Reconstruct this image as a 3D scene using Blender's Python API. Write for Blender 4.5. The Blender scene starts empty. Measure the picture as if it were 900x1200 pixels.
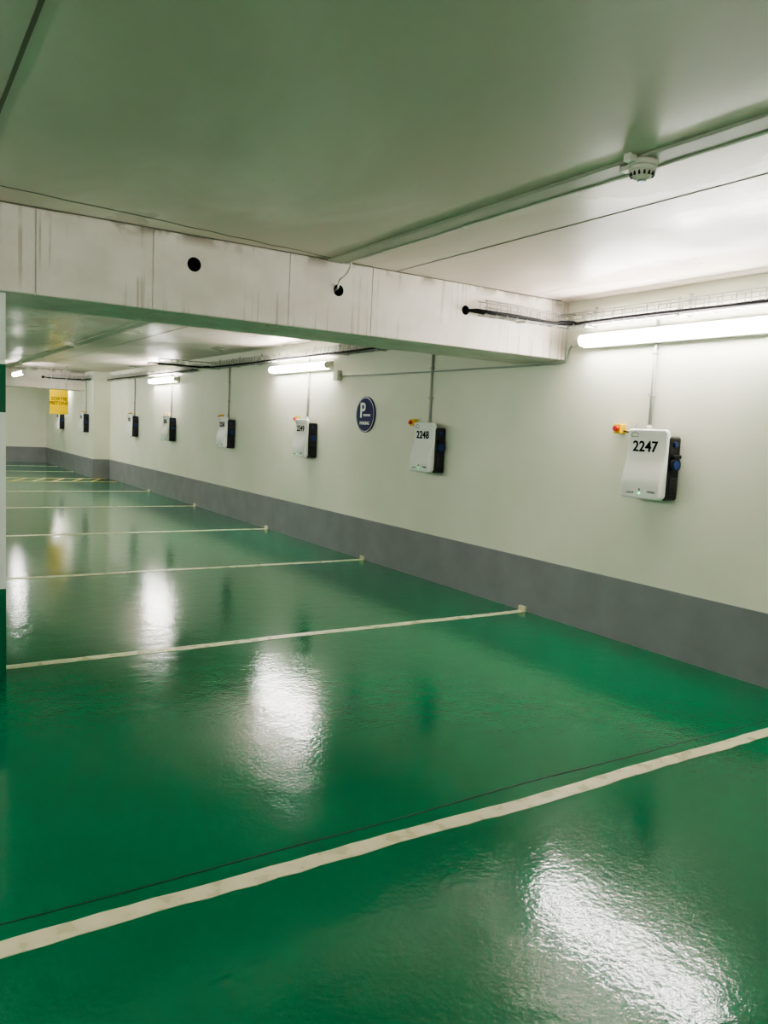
import bpy, bmesh, math, random
from mathutils import Matrix, Vector
random.seed(7)
S=bpy.context.scene
COL=bpy.context.collection
# ------------------------------------------------------------------ materials
def srgb(r,g,b):
    f=lambda c:(c/255/12.92) if c/255<=.04045 else ((c/255+.055)/1.055)**2.4
    return (f(r),f(g),f(b),1)
def mat(name,col,rough=.5,metal=0,emit=0,ecol=None,spec=.5):
    m=bpy.data.materials.new(name);m.use_nodes=True
    b=m.node_tree.nodes["Principled BSDF"]
    b.inputs["Base Color"].default_value=col
    b.inputs["Roughness"].default_value=rough
    b.inputs["Metallic"].default_value=metal
    b.inputs["Specular IOR Level"].default_value=spec
    if emit:
        b.inputs["Emission Color"].default_value=ecol or col
        b.inputs["Emission Strength"].default_value=emit
    return m
def noise_col(m,c1,c2,scale=(1,1,1),nscale=2,detail=5,lo=.35,hi=.7,bump=0,bscale=80,bdist=.002,r1=None,r2=None,dist=0):
    nt=m.node_tree;N=nt.nodes;L=nt.links;b=N["Principled BSDF"]
    tc=N.new("ShaderNodeTexCoord");mp=N.new("ShaderNodeMapping");mp.inputs["Scale"].default_value=scale
    L.new(tc.outputs["Object"],mp.inputs[0])
    n=N.new("ShaderNodeTexNoise");n.inputs["Scale"].default_value=nscale;n.inputs["Detail"].default_value=detail;n.inputs["Distortion"].default_value=dist
    L.new(mp.outputs[0],n.inputs["Vector"])
    r=N.new("ShaderNodeValToRGB");r.color_ramp.elements[0].position=lo;r.color_ramp.elements[1].position=hi
    r.color_ramp.elements[0].color=c1;r.color_ramp.elements[1].color=c2
    L.new(n.outputs[0],r.inputs[0]);L.new(r.outputs[0],b.inputs["Base Color"])
    if r1 is not None:
        mr=N.new("ShaderNodeMapRange");mr.inputs[1].default_value=.4;mr.inputs[2].default_value=.6
        mr.inputs[3].default_value=r1;mr.inputs[4].default_value=r2
        L.new(n.outputs[0],mr.inputs[0]);L.new(mr.outputs[0],b.inputs["Roughness"])
    if bump:
        n2=N.new("ShaderNodeTexNoise");n2.inputs["Scale"].default_value=bscale;n2.inputs["Detail"].default_value=4
        L.new(tc.outputs["Object"],n2.inputs["Vector"])
        bp=N.new("ShaderNodeBump");bp.inputs["Strength"].default_value=bump;bp.inputs["Distance"].default_value=bdist
        L.new(n2.outputs[0],bp.inputs["Height"]);L.new(bp.outputs[0],b.inputs["Normal"])
    return m
WALL=noise_col(mat("wall_paint",srgb(226,226,208),.55),srgb(224,227,207),srgb(233,234,217),nscale=1.3,bump=.25,bscale=60,bdist=.003)
CEIL=noise_col(mat("ceiling_paint",srgb(205,205,190),.45),srgb(216,200,187),srgb(232,218,206),scale=(1,.5,1),nscale=.8,detail=8,lo=.44,hi=.58,bump=.2,bscale=40,bdist=.003,r1=.5,r2=.27,dist=.8)
GREY=noise_col(mat("grey_skirting_paint",srgb(130,133,134),.45),srgb(130,133,135),srgb(143,145,147),nscale=3,bump=.2,bscale=60)
# beam: painted concrete with brownish vertical drips
BEAM=mat("beam_paint",srgb(225,218,205),.55)
def beam_nodes(m):
    nt=m.node_tree;N=nt.nodes;L=nt.links;b=N["Principled BSDF"]
    tc=N.new("ShaderNodeTexCoord")
    mp=N.new("ShaderNodeMapping");mp.inputs["Scale"].default_value=(40,8,.9);L.new(tc.outputs["Object"],mp.inputs[0])
    n=N.new("ShaderNodeTexNoise");n.inputs["Scale"].default_value=1;n.inputs["Detail"].default_value=2;L.new(mp.outputs[0],n.inputs["Vector"])
    r=N.new("ShaderNodeValToRGB");r.color_ramp.elements[0].position=.58;r.color_ramp.elements[1].position=.66
    r.color_ramp.elements[0].color=(0,0,0,1);r.color_ramp.elements[1].color=(1,1,1,1);L.new(n.outputs[0],r.inputs[0])
    mp2=N.new("ShaderNodeMapping");mp2.inputs["Scale"].default_value=(2.2,1,2.5);L.new(tc.outputs["Object"],mp2.inputs[0])
    n2=N.new("ShaderNodeTexNoise");n2.inputs["Scale"].default_value=1;n2.inputs["Detail"].default_value=3;L.new(mp2.outputs[0],n2.inputs["Vector"])
    r2=N.new("ShaderNodeValToRGB");r2.color_ramp.elements[0].position=.46;r2.color_ramp.elements[1].position=.6;L.new(n2.outputs[0],r2.inputs[0])
    mu=N.new("ShaderNodeMath");mu.operation='MULTIPLY';L.new(r.outputs[0],mu.inputs[0]);L.new(r2.outputs[0],mu.inputs[1])
    mu2=N.new("ShaderNodeMath");mu2.operation='MULTIPLY';mu2.inputs[1].default_value=.5;L.new(mu.outputs[0],mu2.inputs[0])
    n3=N.new("ShaderNodeTexNoise");n3.inputs["Scale"].default_value=5;n3.inputs["Detail"].default_value=6;L.new(tc.outputs["Object"],n3.inputs["Vector"])
    r3=N.new("ShaderNodeValToRGB");r3.color_ramp.elements[0].position=.3;r3.color_ramp.elements[1].position=.7
    r3.color_ramp.elements[0].color=srgb(224,212,203);r3.color_ramp.elements[1].color=srgb(241,232,224);L.new(n3.outputs[0],r3.inputs[0])
    mx=N.new("ShaderNodeMixRGB");mx.inputs[2].default_value=srgb(155,138,115);L.new(mu2.outputs[0],mx.inputs[0]);L.new(r3.outputs[0],mx.inputs[1])
    # grime along the top edge
    sx=N.new("ShaderNodeSeparateXYZ");L.new(tc.outputs["Object"],sx.inputs[0])
    mrz=N.new("ShaderNodeMapRange");mrz.inputs[1].default_value=2.53;mrz.inputs[2].default_value=2.60;mrz.inputs[3].default_value=0;mrz.inputs[4].default_value=.8;L.new(sx.outputs[2],mrz.inputs[0])
    n4=N.new("ShaderNodeTexNoise");n4.inputs["Scale"].default_value=6;n4.inputs["Detail"].default_value=8;L.new(tc.outputs["Object"],n4.inputs["Vector"])
    r4=N.new("ShaderNodeValToRGB");r4.color_ramp.elements[0].position=.5;r4.color_ramp.elements[1].position=.6;L.new(n4.outputs[0],r4.inputs[0])
    mz=N.new("ShaderNodeMath");mz.operation='MULTIPLY';L.new(mrz.outputs[0],mz.inputs[0]);L.new(r4.outputs[0],mz.inputs[1])
    mx2=N.new("ShaderNodeMixRGB");mx2.inputs[2].default_value=srgb(120,105,85);L.new(mz.outputs[0],mx2.inputs[0]);L.new(mx.outputs[0],mx2.inputs[1])
    L.new(mx2.outputs[0],b.inputs["Base Color"])
    bp=N.new("ShaderNodeBump");bp.inputs["Strength"].default_value=.35;bp.inputs["Distance"].default_value=.007
    L.new(n3.outputs[0],bp.inputs["Height"]);L.new(bp.outputs[0],b.inputs["Normal"])
beam_nodes(BEAM)
# floor: glossy green epoxy
FLOOR=mat("green_epoxy_floor",srgb(0,118,72),.16)
def floor_nodes(m):
    nt=m.node_tree;N=nt.nodes;L=nt.links;b=N["Principled BSDF"]
    tc=N.new("ShaderNodeTexCoord")
    n=N.new("ShaderNodeTexNoise");n.inputs["Scale"].default_value=1.2;n.inputs["Detail"].default_value=4;L.new(tc.outputs["Object"],n.inputs["Vector"])
    r=N.new("ShaderNodeValToRGB");r.color_ramp.elements[0].position=.3;r.color_ramp.elements[1].position=.7
    r.color_ramp.elements[0].color=srgb(0,108,70);r.color_ramp.elements[1].color=srgb(0,117,77);L.new(n.outputs[0],r.inputs[0])
    L.new(r.outputs[0],b.inputs["Base Color"])
    mr=N.new("ShaderNodeMapRange");mr.inputs[1].default_value=.3;mr.inputs[2].default_value=.7;mr.inputs[3].default_value=.05;mr.inputs[4].default_value=.08
    L.new(n.outputs[0],mr.inputs[0]);L.new(mr.outputs[0],b.inputs["Roughness"])
    a=N.new("ShaderNodeTexNoise");a.inputs["Scale"].default_value=50;a.inputs["Detail"].default_value=3;L.new(tc.outputs["Object"],a.inputs["Vector"])
    c=N.new("ShaderNodeTexNoise");c.inputs["Scale"].default_value=7;c.inputs["Detail"].default_value=2;L.new(tc.outputs["Object"],c.inputs["Vector"])
    b1=N.new("ShaderNodeBump");b1.inputs["Strength"].default_value=.5;b1.inputs["Distance"].default_value=.0018;L.new(a.outputs[0],b1.inputs["Height"])
    b2=N.new("ShaderNodeBump");b2.inputs["Strength"].default_value=.4;b2.inputs["Distance"].default_value=.004;L.new(c.outputs[0],b2.inputs["Height"])
    L.new(b1.outputs[0],b2.inputs["Normal"]);L.new(b2.outputs[0],b.inputs["Normal"])
floor_nodes(FLOOR)
LINE=noise_col(mat("line_paint",srgb(214,214,190),.35),srgb(210,205,168),srgb(228,222,190),nscale=12,r1=.25,r2=.45)
YEL=mat("yellow_line_paint",srgb(205,185,85),.35)
SEAM=mat("dark_joint",srgb(6,50,34),.6)
CJ=mat("ceiling_joint_paint",srgb(164,168,150),.5)
CJD=mat("ceiling_crack",srgb(118,116,100),.8)
GREENB=mat("green_band_paint",srgb(0,100,66),.35)
WHITE=mat("white_plastic",srgb(236,238,232),.3)
OFFW=mat("offwhite_plastic",srgb(222,220,205),.4)
BLK=mat("black_plastic",srgb(16,17,20),.35)
INK=mat("black_print",srgb(14,14,15),.7,spec=.1)
CABLE=mat("black_cable_rubber",srgb(14,14,15),.6,spec=.3)
DRK=mat("dark_inside",srgb(8,8,8),.9)
BLUE=mat("blue_plastic",srgb(12,44,104),.35)
NAVY=mat("navy_enamel",srgb(20,26,84),.45,spec=.25)
SILV=mat("silver_metal",srgb(190,192,195),.3,1)
GALV=noise_col(mat("galvanised_steel",srgb(170,172,172),.4,.25),srgb(178,178,172),srgb(212,212,206),nscale=30)
COND=mat("grey_conduit",srgb(176,180,172),.45)
YBOX=mat("yellow_plastic",srgb(235,190,20),.4)
RED=mat("red_plastic",srgb(200,30,20),.35)
YSIGN=mat("yellow_sign",srgb(240,200,10),.6,spec=.2)
SIGNTX=mat("sign_lettering",srgb(70,50,20),.6)
LED=mat("green_led",srgb(40,220,120),.4,emit=1.2,ecol=srgb(40,230,120))
TUBE=mat("lit_tube_diffuser",(1,1,1,1),.4,emit=20,ecol=(1,.96,.93,1))
# ------------------------------------------------------------------ mesh builder
class B:
    def __init__(s): s.bm=bmesh.new(); s.mats=[]
    def mi(s,m):
        if m not in s.mats: s.mats.append(m)
        return s.mats.index(m)
    def _tag(s,before,m,smooth=False):
        i=s.mi(m)
        for f in s.bm.faces:
            if f not in before: f.material_index=i; f.smooth=smooth
    def box(s,x0,x1,y0,y1,z0,z1,m,bev=0,seg=2):
        before=set(s.bm.faces)
        r=bmesh.ops.create_cube(s.bm,size=1,matrix=Matrix.Translation(((x0+x1)/2,(y0+y1)/2,(z0+z1)/2))@Matrix.Diagonal((abs(x1-x0),abs(y1-y0),abs(z1-z0),1)))
        if bev:
            es=list({e for v in r['verts'] for e in v.link_edges})
            bmesh.ops.bevel(s.bm,geom=es,offset=bev,segments=seg,affect='EDGES',profile=.5)
        s._tag(before,m)
    def cyl(s,p0,p1,r,m,r2=None,seg=16,cap=True,smooth=True):
        before=set(s.bm.faces)
        p0=Vector(p0);p1=Vector(p1);d=p1-p0
        M=Matrix.Translation((p0+p1)/2)@d.to_track_quat('Z','Y').to_matrix().to_4x4()
        bmesh.ops.create_cone(s.bm,cap_ends=cap,segments=seg,radius1=r,radius2=r if r2 is None else r2,depth=d.length,matrix=M)
        i=s.mi(m)
        for f in s.bm.faces:
            if f not in before: f.material_index=i; f.smooth=smooth and len(f.verts)==4
    def ball(s,c,r,m,sc=(1,1,1)):
        before=set(s.bm.faces)
        bmesh.ops.create_uvsphere(s.bm,u_segments=16,v_segments=10,radius=r,matrix=Matrix.Translation(c)@Matrix.Diagonal((*sc,1)))
        s._tag(before,m,True)
    def tube(s,pts,r,m,seg=8):
        pts=[Vector(p) for p in pts];rings=[];i=s.mi(m)
        for k,p in enumerate(pts):
            t=(pts[min(k+1,len(pts)-1)]-pts[max(k-1,0)]).normalized()
            up=Vector((0,0,1)) if abs(t.z)<.9 else Vector((0,1,0))
            a=t.cross(up).normalized();b=t.cross(a)
            rings.append([s.bm.verts.new(p+r*(math.cos(2*math.pi*j/seg)*a+math.sin(2*math.pi*j/seg)*b)) for j in range(seg)])
        for k in range(len(rings)-1):
            for j in range(seg):
                f=s.bm.faces.new((rings[k][j],rings[k][(j+1)%seg],rings[k+1][(j+1)%seg],rings[k+1][j]));f.material_index=i;f.smooth=True
        for rg in (rings[0],rings[-1]):
            f=s.bm.faces.new(rg);f.material_index=i
    def prism(s,poly,axis,a0,a1,m,smooth=False):
        before=set(s.bm.faces)
        def P(q,a): return (q[0],a,q[1]) if axis=='y' else ((a,q[0],q[1]) if axis=='x' else (q[0],q[1],a))
        v0=[s.bm.verts.new(P(q,a0)) for q in poly];v1=[s.bm.verts.new(P(q,a1)) for q in poly]
        n=len(poly);s.bm.faces.new(v0);s.bm.faces.new(v1)
        for i in range(n): s.bm.faces.new((v0[i],v0[(i+1)%n],v1[(i+1)%n],v1[i]))
        s._tag(before,m,smooth)
    def text(s,body,size,M,m,ext=.0015,bold=0.0,align='CENTER',sp=1.0):
        cu=bpy.data.curves.new("t",'FONT');cu.body=body;cu.size=size;cu.extrude=ext;cu.offset=bold
        cu.align_x=align;cu.align_y='CENTER';cu.space_line=.95;cu.space_character=sp
        o=bpy.data.objects.new("t",cu);COL.objects.link(o)
        dg=bpy.context.evaluated_depsgraph_get();me=bpy.data.meshes.new_from_object(o.evaluated_get(dg))
        me.transform(M);before=set(s.bm.faces);s.bm.from_mesh(me);s._tag(before,m)
        bpy.data.objects.remove(o);bpy.data.curves.remove(cu);bpy.data.meshes.remove(me)
    def done(s,name,loc=None,normals=True):
        if normals: bmesh.ops.recalc_face_normals(s.bm,faces=s.bm.faces[:])
        me=bpy.data.meshes.new(name)
        if loc is not None:
            bmesh.ops.translate(s.bm,verts=s.bm.verts[:],vec=-Vector(loc))
        s.bm.to_mesh(me);s.bm.free()
        for m in s.mats: me.materials.append(m)
        o=bpy.data.objects.new(name,me);COL.objects.link(o)
        if loc is not None:o.location=loc
        return o
WX=4.68; WX2=4.28; YS=20.0; YE=26.6; ZC=2.60; ZB=2.14; X0=-7; Y0=-6
def wallM(x,y,z): return Matrix(((0,0,-1,x),(-1,0,0,y),(0,1,0,z),(0,0,0,1)))
# ------------------------------------------------------------------ shell
b=B();b.box(X0-.2,WX+.3,Y0-.2,YE+.2,-.2,0,FLOOR);b.done("floor")
b=B();b.box(X0-.2,WX+.3,Y0-.2,YE+.2,ZC,ZC+.25,CEIL);b.done("ceiling")
b=B();b.box(WX,WX+.3,Y0,YS,0,ZC,WALL);b.done("wall_right")
b=B();b.box(WX2,WX+.3,YS,YE,0,ZC,WALL);b.done("wall_right_recess")
b=B();b.box(X0-.2,WX+.3,YE,YE+.2,0,ZC,WALL);b.done("wall_back")
b=B();b.box(X0-.2,X0,Y0,YE,0,ZC,WALL);b.done("wall_left")
b=B();b.box(X0-.2,WX+.3,Y0-.2,Y0,0,ZC,WALL);b.done("wall_front")
SK=.472
b=B();t=.006
b.prism([(WX,Y0),(WX-t,Y0),(WX-t,YS-t),(WX2-t,YS-t),(WX2-t,YE),(WX2,YE),(WX2,YS),(WX,YS)],'z',0,SK,GREY);b.done("baseboard_right")
b=B();b.box(X0,WX2-t,YE-t,YE,0,SK,GREY);b.done("baseboard_back")
b=B();b.box(X0,X0+t,Y0,YE,0,SK,GREY);b.done("baseboard_left")
b=B();b.box(X0+t,WX-t,Y0,Y0+t,0,SK,GREY);b.done("baseboard_front")
# beams with cored holes and formwork joints
def beam(y0,y1,holes,grooves,xr):
    b=B();b.box(X0,xr,y0,y1,ZB,ZC,BEAM,bev=.008,seg=2);o=b.done("concrete_beam")
    c=B()
    for x,z,r in holes: c.cyl((x,y0-.1,z),(x,y0+.3,z),r,DRK,seg=28)
    for x in grooves: c.box(x-.003,x+.003,y0-.05,y0+.008,ZB-.05,ZC+.05,BEAM)
    co=c.done("cut")
    o.data.materials.append(DRK) if len(o.data.materials)<2 else None
    md=o.modifiers.new("b",'BOOLEAN');md.object=co;md.operation='DIFFERENCE';md.solver='EXACT';md.material_mode='TRANSFER'
    dg=bpy.context.evaluated_depsgraph_get();me=bpy.data.meshes.new_from_object(o.evaluated_get(dg))
    o.modifiers.clear();o.data=me;bpy.data.objects.remove(co)
    return o
beam(4.70,5.32,[(1.575,2.432,.042),(2.56,2.412,.038),(3.63,2.412,.034)],[.70,1.33,2.2,2.82,-.6,-1.8,-3],WX)
beam(12.86,13.48,[(1.6,2.43,.042),(2.56,2.41,.038),(3.63,2.41,.034)],[.2,1.4,2.6,3.9],WX)
beam(21.0,21.62,[(1.6,2.43,.042),(3.3,2.41,.034)],[.2,1.4,2.6],WX2)
beam(-3.46,-2.84,[(2.56,2.41,.038)],[.2,1.4,2.6],WX)
# columns
def column(y):
    b=B();x0,x1=.06,.56;y1=y+.42
    b.box(x0,x1,y,y1,0,.52,GREENB);b.box(x0,x1,y,y1,.52,1.50,WHITE);b.box(x0,x1,y,y1,1.50,1.76,GREENB);b.box(x0,x1,y,y1,1.76,ZB,WHITE)
    b.done("concrete_column")
column(4.76);column(12.96);column(21.1)
# ------------------------------------------------------------------ floor markings
def strip(name,y,w,x0,x1,m,z=.003,jit=.005,n=70):
    b=B();i=b.mi(m);A=[];C=[];ph=random.uniform(0,6)
    for k in range(n+1):
        x=x0+(x1-x0)*k/n;wob=.006*math.sin(x*2.3+ph)+.004*math.sin(x*5.1+ph)
        a=y-w/2+wob+random.uniform(-jit,jit);c=y+w/2+wob+random.uniform(-jit,jit)*.6
        A.append((b.bm.verts.new((x,a,z)),b.bm.verts.new((x,a,0.0))));C.append((b.bm.verts.new((x,c,z)),b.bm.verts.new((x,c,0.0))))
    for k in range(n):
        for q in ((A[k][0],A[k+1][0],C[k+1][0],C[k][0]),(A[k][1],A[k+1][1],A[k+1][0],A[k][0]),(C[k][0],C[k+1][0],C[k+1][1],C[k][1])):
            f=b.bm.faces.new(q);f.material_index=i
    return b,name
LY=[-3.2,-.45,2.28,4.99,7.72,10.46,13.6,16.5]
for k,y in enumerate(LY):
    b,nm=strip("parking_bay_line",y,.075,.575 if y in (4.99,) else -.9,WX-.01,LINE)
    b.box(WX-.03,WX-.007,y-.035,y+.035,0,.045,LINE)
    b.done(nm)
for y in (22.3,24.6):
    b,nm=strip("parking_bay_line",y,.075,-.9,WX2-.01,LINE);b.done(nm)
b,nm=strip("floor_joint",2.405,.006,-6.9,WX-.01,SEAM,z=.0015,jit=.0008);b.done(nm)
# yellow hatch
b=B()
for x0,x1,y0,y1 in ((1.8,4.6,18.9,18.98),(1.8,4.6,19.9,19.98)): b.box(x0,x1,y0,y1,0,.003,YEL)
for k in range(6):
    x=1.9+k*.42
    b.prism([(x,18.98),(x+.07,18.98),(x+.47,19.9),(x+.40,19.9)],'z',0,.003,YEL)
b.done("yellow_floor_hatching")
# ------------------------------------------------------------------ ceiling joints, conduit
def cjoint(x,w,d,m,y0,y1,name="ceiling_joint_cover"):
    b=B();b.box(x-w/2,x+w/2,y0,y1,ZC-d,ZC,m,bev=min(d,w)*.3);b.done(name)
for (ya,yb) in ((Y0,-3.46),(-2.84,4.70),(5.32,12.86),(13.48,21.0)):
    cjoint(2.52,.12,.014,CJ,ya,yb)
    cjoint(3.005,.008,.002,CJD,ya,yb,"ceiling_seam")
    cjoint(.37,.016,.004,CJD,ya,yb,"ceiling_seam")
    cjoint(-2.1,.11,.014,CJ,ya,yb)
b=B();pts=[];n=40
for k in range(n+1):
    u=k/n;pts.append((-2.5+5.3*u,4.02+.66*u+random.uniform(-.012,.012),ZC-.001))
b.tube(pts,.0035,CJD,6);b.done("ceiling_crack")
b=B();pts=[(X0+.1+ (WX-X0-.2)*k/60,4.69,ZC-.002+random.uniform(-.003,.003)) for k in range(61)]
b.tube(pts,.005,CJD,6);b.done("ceiling_crack")
# conduit beside joint + detector
b=B();b.cyl((2.587,-2.8,ZC-.012),(2.587,4.66,ZC-.012),.0075,OFFW)
for y in (-2,-1,0,1,2.6,3.4,4.2): b.box(2.575,2.60,y-.01,y+.01,ZC-.022,ZC,OFFW)
b.done("ceiling_conduit")
b=B();cx,cy=2.50,2.17
b.cyl((cx,cy,ZC-.014),(cx,cy,ZC-.034),.056,OFFW,seg=32)
b.cyl((cx,cy,ZC-.034),(cx,cy,ZC-.052),.052,OFFW,r2=.052,seg=32)
b.cyl((cx,cy,ZC-.085),(cx,cy,ZC-.052),.024,OFFW,r2=.050,seg=32)
for k in range(14):
    a=2*math.pi*k/14;b.box(cx+.043*math.cos(a)-.003,cx+.043*math.cos(a)+.003,cy+.043*math.sin(a)-.003,cy+.043*math.sin(a)+.003,ZC-.072,ZC-.050,BLK)
b.cyl((cx,cy,ZC-.092),(cx,cy,ZC-.085),.016,SILV,seg=24)
b.box(cx-.02,cx+.02,cy+.05,cy+.10,ZC-.034,ZC-.014,OFFW,bev=.004)
b.box(cx-.09,cx-.05,cy-.015,cy+.02,ZC-.03,ZC-.0,OFFW,bev=.004)
b.done("smoke_detector")
# cable dropping into beam hole
b=B()
b.tube([(2.60,4.62,ZC-.012),(2.61,4.64,ZC-.03),(2.605,4.66,ZC-.07),(2.58,4.665,ZC-.10),(2.545,4.66,ZC-.125),(2.54,4.665,ZC-.15),(2.555,4.70,ZC-.17),(2.56,4.78,ZC-.19)],.0075,OFFW)
b.done("hanging_cable")
# ------------------------------------------------------------------ luminaires
def tube_light(y0,y1,x=4.59,z=2.27,wall=WX):
    b=B();zc=z
    b.box(x+.030,wall,y0+.02,y1-.02,zc-.055,zc+.055,OFFW,bev=.006)      # housing tray
    b.cyl((x,y0+.03,zc),(x,y1-.03,zc),.040,TUBE,seg=24)
    for a,c in ((y0,y0+.032),(y1-.032,y1)): b.cyl((x,a,zc),(x,c,zc),.044,OFFW,seg=24)
    b.done("fluorescent_wall_light")
for y0,y1 in ((-4.9,-3.5),(-2.6,-.9),(2.78,4.48),(8.62,10.32),(14.6,16.3)): tube_light(y0,y1)
tube_light(22.6,24.3,x=4.19,wall=WX2)
def ceil_light(x,y0,y1,z=2.30):
    b=B();b.box(x-.05,x+.05,y0+.02,y1-.02,z+.03,z+.06,OFFW,bev=.006)
    b.cyl((x,y0+.03,z),(x,y1-.03,z),.043,TUBE,seg=24)
    for a,c in ((y0,y0+.032),(y1-.032,y1)): b.cyl((x,a,z),(x,c,z),.047,OFFW,seg=24)
    for y in (y0+.3,y1-.3): b.cyl((x,y,z+.06),(x,y,ZC),.006,GALV,seg=8)
    b.done("ceiling_or_fill_strip_light")
ceil_light(2.5,18.3,19.8,2.36)
for y in (-5.2,-2.6,.0,2.6,5.6,8.2,10.8,13.8,16.4,19.0,22.2,24.6): ceil_light(-2.6,y,y+1.5)  # added fill lights, out of view in the aisle, to brighten the room evenly
# ------------------------------------------------------------------ wire cable tray
def tray(y0,y1,xh=3.63,wall=WX,turn=True,cab=True):
    b=B();r=.0042;xi=wall-.11;xo=wall-.02;z0=2.385;z1=2.485
    for x,z in ((xi,z0),(xi,z1),(xo,z0),(xo,z1),((xi+xo)/2,z0),(xi,(z0+z1)/2)):
        b.cyl((x,y0,z),(x,y1-.02,z),r,GALV,seg=6)
    y=y0+.03
    while y<y1-.03:
        b.cyl((xi,y,z1),(xi,y,z0),r,GALV,seg=6);b.cyl((xi,y,z0),(xo,y,z0),r,GALV,seg=6);b.cyl((xo,y,z0),(xo,y,z1),r,GALV,seg=6);y+=.10
    y=y0+.4
    while y<y1:
        b.box(wall-.125,wall-.001,y-.012,y+.012,z0-.014,z0-.006,GALV);b.box(wall-.006,wall-.001,y-.015,y+.015,z0-.014,z1+.05,GALV)
        b.box(wall-.122,wall-.116,y-.012,y+.012,z0-.014,z1+.01,GALV)
        b.ball((wall-.012,y,z1+.03),.009,GALV);y+=.85
    if turn: # section on beam face
        ya=y1-.10;yb=y1-.02
        for yy,z in ((ya,z0),(ya,z1),(yb,z0),(yb,z1),(ya,(z0+z1)/2)):
            b.cyl((xh+.1,yy,z),(xo,yy,z),r,GALV,seg=6)
        x=xh+.12
        while x<xi:
            b.cyl((x,ya,z1),(x,ya,z0),r,GALV,seg=6);b.cyl((x,ya,z0),(x,yb,z0),r,GALV,seg=6);b.cyl((x,yb,z0),(x,yb,z1),r,GALV,seg=6);x+=.10
        b.box(xh+.5,xh+.53,y1-.11,y1-.001,z0-.014,z0-.006,GALV)
    for q in range(4):
        dx=.02*q;rad=.008
        zc=2.400
        if q==3: dx=-.034;rad=.0115;zc=2.398       # main cable clipped outside the basket
        pts=[];n=int((y1-y0)/.15)
        for k in range(n+1):
            yy=y0+(y1-y0-.22)*k/n
            pts.append((xi+.02+dx,yy,zc+.010*(q==1)+.006*math.sin(yy*2.1+q*2)))
        if turn:
            yq=y1-.09+dx
            for k in range(1,5):
                a=math.pi/2*k/5;R=.12
                pts.append((xi+.02+dx-R*(1-math.cos(a)),y1-.22+(yq-y1+.22)*math.sin(a),zc+.004*q))
            xx=xi+.02+dx-.14
            while xx>xh+.08:
                pts.append((xx,yq,zc+.006*math.sin(xx*6+q)));xx-=.12
            pts.append((xh+.03,min(yq+.03,y1-.02),2.408));pts.append((xh,y1+.03,2.41));pts.append((xh,y1+.18,2.41))
        b.tube(pts,rad,CABLE,8)
    b.done("wire_cable_tray")
tray(-2.8,4.70);tray(5.34,12.86);tray(13.5,20.0-.02,turn=False)
tray(20.05,21.0,xh=3.3,wall=WX2)
# low conduit between luminaires
b=B();x=WX-.012
b.tube([(x,4.55,2.27),(x,4.62,2.26),(x,4.66,2.22),(x,4.68,2.125),(x,4.75,2.115),(x,6.0,2.115),(x,7.4,2.12),(x,8.46,2.135)],.009,COND)
b.box(WX-.06,WX,8.42,8.54,2.08,2.20,OFFW,bev=.006)
b.box(WX-.025,WX,4.50,4.62,2.24,2.30,OFFW,bev=.004)
b.done("wall_conduit")
# ------------------------------------------------------------------ EV chargers
def cover(b,wall,y,hw,z0,z1,m):
    """moulded white shell: rounded-corner front, shallow S wave, turned-back edges"""
    R=.035;H=z1-z0;i=b.mi(m)
    ts=[0,.004,.012,.024,.04,.06]+[.08+.84*k/22 for k in range(23)]+[.94,.96,.976,.988,.996,1]
    vs=[-1,-.985,-.955,-.90]+[-.8+1.6*k/8 for k in range(9)]+[.90,.955,.985,1]
    def prof(z):
        u=(z1-z)/H
        s=.5-.5*math.cos(math.pi*min(1,max(0,(u-.38)/.42)))
        return .160+.032*s-.010*math.sin(math.pi*min(1,u/.55))
    rows=[]
    for t in ts:
        z=z1-t*H
        d=min(z1-z,z-z0);w=hw
        if d<R: w=hw-R+math.sqrt(max(0,R*R-(R-d)**2))
        row=[]
        for v in vs:
            yy=v*w
            e=min(d,hw-abs(yy));e2=min(1,e/.014)
            drop=.012*(1-math.sqrt(max(0,1-(1-e2)**2)))
            row.append(b.bm.verts.new((wall-prof(z)+drop,y+yy,z)))
        rows.append(row)
    def F(q,sm=True):
        try:
            f=b.bm.faces.new(q);f.material_index=i;f.smooth=sm
        except ValueError: pass
    for k in range(len(rows)-1):
        for j in range(len(vs)-1): F((rows[k][j],rows[k][j+1],rows[k+1][j+1],rows[k+1][j]))
    loop=rows[0][:]+[r[-1] for r in rows[1:]]+rows[-1][-2::-1]+[r[0] for r in rows[-2:0:-1]]
    back=[b.bm.verts.new((wall-.118,v.co.y,v.co.z)) for v in loop]
    n=len(loop)
    for k in range(n): F((loop[k],loop[(k+1)%n],back[(k+1)%n],back[k]))
    F(back,False)
    return prof
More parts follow.
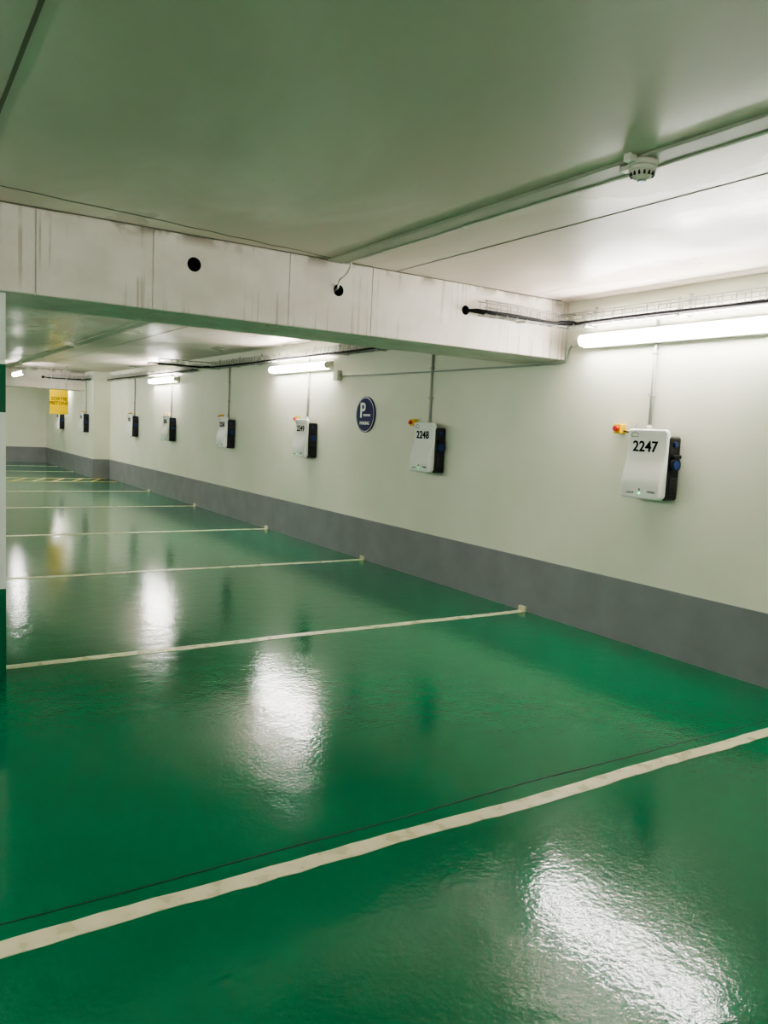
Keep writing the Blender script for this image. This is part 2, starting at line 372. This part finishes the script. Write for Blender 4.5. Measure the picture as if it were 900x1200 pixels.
def charger(y,num,wall=WX,tray_z=2.38):
    b=B();z0,z1=1.11,1.60;hw=.17
    b.box(wall-.135,wall,y-hw-.004,y+hw-.03,z0+.0,z1-.045,BLK,bev=.018,seg=3)
    prof=cover(b,wall,y,hw,z0,z1,WHITE)
    # holster / socket on the near side
    ys=y-hw-.004
    b.cyl((wall-.065,ys+.01,1.36),(wall-.065,ys-.02,1.36),.048,BLK,seg=28)
    b.cyl((wall-.065,ys-.02,1.36),(wall-.065,ys-.025,1.36),.036,BLUE,r2=.032,seg=28)
    b.box(wall-.10,wall-.03,ys-.034,ys-.0,1.405,1.43,BLK,bev=.006)
    b.box(wall-.10,wall-.03,ys-.014,ys+.01,1.15,1.27,BLK,bev=.01)
    b.cyl((wall-.065,ys-.0,1.50),(wall-.065,ys-.012,1.50),.018,BLUE,seg=20)
    # number, led, small print
    b.text(num,.104,wallM(wall-prof(1.475)-.0015,y+.012,1.475),INK,ext=.0022,bold=.0022,sp=1.04)
    xf=wall-prof(1.16)
    b.text("mode 2/3",.016,wallM(xf-.001,y+.08,1.150),INK,ext=.001)
    b.text("charging",.02,wallM(xf-.001,y-.10,1.165),INK,ext=.001)
    b.cyl((xf+.002,y,1.150),(xf-.004,y,1.150),.007,LED,seg=16)
    b.box(xf-.002,xf+.002,y-.005,y+.005,1.168,1.183,INK)
    px=[(.13,1.545),(.13,1.57),(.10,1.58),(.075,1.567),(.07,1.545),(.13,1.545)]
    b.tube([(wall-prof(1.56)-.002,y+q,z) for q,z in px],.0016,INK,5)
    b.tube([(wall-.145,y+.11,1.60),(wall-.145,y+.105,1.63),(wall-.13,y+.09,1.635),(wall-.128,y+.08,1.60)],.003,COND,6)
    # feed conduit + emergency switch
    yc=y+.10
    b.cyl((wall-.014,yc,z1-.06),(wall-.014,yc,tray_z),.013,COND,seg=12)
    b.cyl((wall-.014,yc,z1-.05),(wall-.014,yc,z1+.03),.018,COND,seg=12)
    for zz in (1.85,2.15): b.box(wall-.032,wall,yc-.02,yc+.02,zz-.008,zz+.008,COND)
    ye=y+.36
    b.box(wall-.06,wall,ye-.035,ye+.035,1.565,1.635,YBOX,bev=.006)
    b.cyl((wall-.06,ye,1.60),(wall-.075,ye,1.60),.018,RED,seg=20)
    b.cyl((wall-.075,ye,1.60),(wall-.086,ye,1.60),.022,RED,r2=.019,seg=24)
    b.cyl((wall-.02,ye-.035,1.585),(wall-.02,y+hw-.03,1.545),.006,BLK,seg=8)
    b.done("ev_wall_charger",loc=(wall,y,1.35))
for y,n in ((3.70,"2247"),(6.43,"2248"),(9.17,"2249"),(11.98,"2250"),(14.98,"2251"),(17.62,"2252"),(.95,"2246"),(-1.8,"2245")): charger(y,n)
charger(20.65,"2253",wall=WX2);charger(23.8,"2254",wall=WX2)
# ------------------------------------------------------------------ signs
b=B();cy,cz=7.80,1.675;x=WX
b.cyl((x,cy,cz),(x-.018,cy,cz),.205,NAVY,seg=48)
b.cyl((x-.018,cy,cz),(x-.0195,cy,cz),.198,SILV,seg=48)
b.cyl((x-.0195,cy,cz),(x-.022,cy,cz),.188,NAVY,seg=48)
b.text("P",.24,wallM(x-.0235,cy+.05,cz+.04),WHITE,bold=.004)
b.text("PARKING",.05,wallM(x-.0235,cy,cz-.10),WHITE,bold=.001)
b.box(x-.0245,x-.022,cy-.12,cy+.03,cz-.02,cz+.005,SILV)
b.done("round_parking_sign")
b=B();cx,cy=3.41,19.5
b.box(cx-.20,cx+.20,cy,cy+.02,1.52,2.08,YSIGN,bev=.003)
M=Matrix(((1,0,0,cx),(0,0,-1,cy-.002),(0,1,0,1.82),(0,0,0,1)))
b.text("SORTIE\nPIETONS",.105,M,SIGNTX,bold=.0015)
for q in (-.16,.16): b.cyl((cx+q,cy+.01,2.08),(cx+q,cy+.01,ZC),.006,GALV,seg=8)
b.done("hanging_exit_sign")
# ------------------------------------------------------------------ world + camera
w=bpy.data.worlds.new("w");S.world=w;w.use_nodes=True
w.node_tree.nodes["Background"].inputs[0].default_value=(0,0,0,1)
S.view_settings.view_transform='AgX'
S.view_settings.look='AgX - Medium High Contrast'
S.view_settings.exposure=2.02
yaw,pitch,roll=.5685,.1030,-.0484
f=Vector((math.sin(yaw)*math.cos(pitch),math.cos(yaw)*math.cos(pitch),-math.sin(pitch)))
r=Vector((math.cos(yaw),-math.sin(yaw),0));d=f.cross(r)
c,s=math.cos(roll),math.sin(roll)
r2=c*r+s*d;d2=-s*r+c*d
cd=bpy.data.cameras.new("camera");cam=bpy.data.objects.new("camera",cd);COL.objects.link(cam)
Mx=Matrix((( r2.x,-d2.x,-f.x,0),(r2.y,-d2.y,-f.y,0),(r2.z,-d2.z,-f.z,1.5),(0,0,0,1)))
cam.matrix_world=Mx
cd.sensor_fit='VERTICAL';cd.sensor_height=36;cd.lens=920/1200*36;cd.clip_start=.05
S.camera=cam
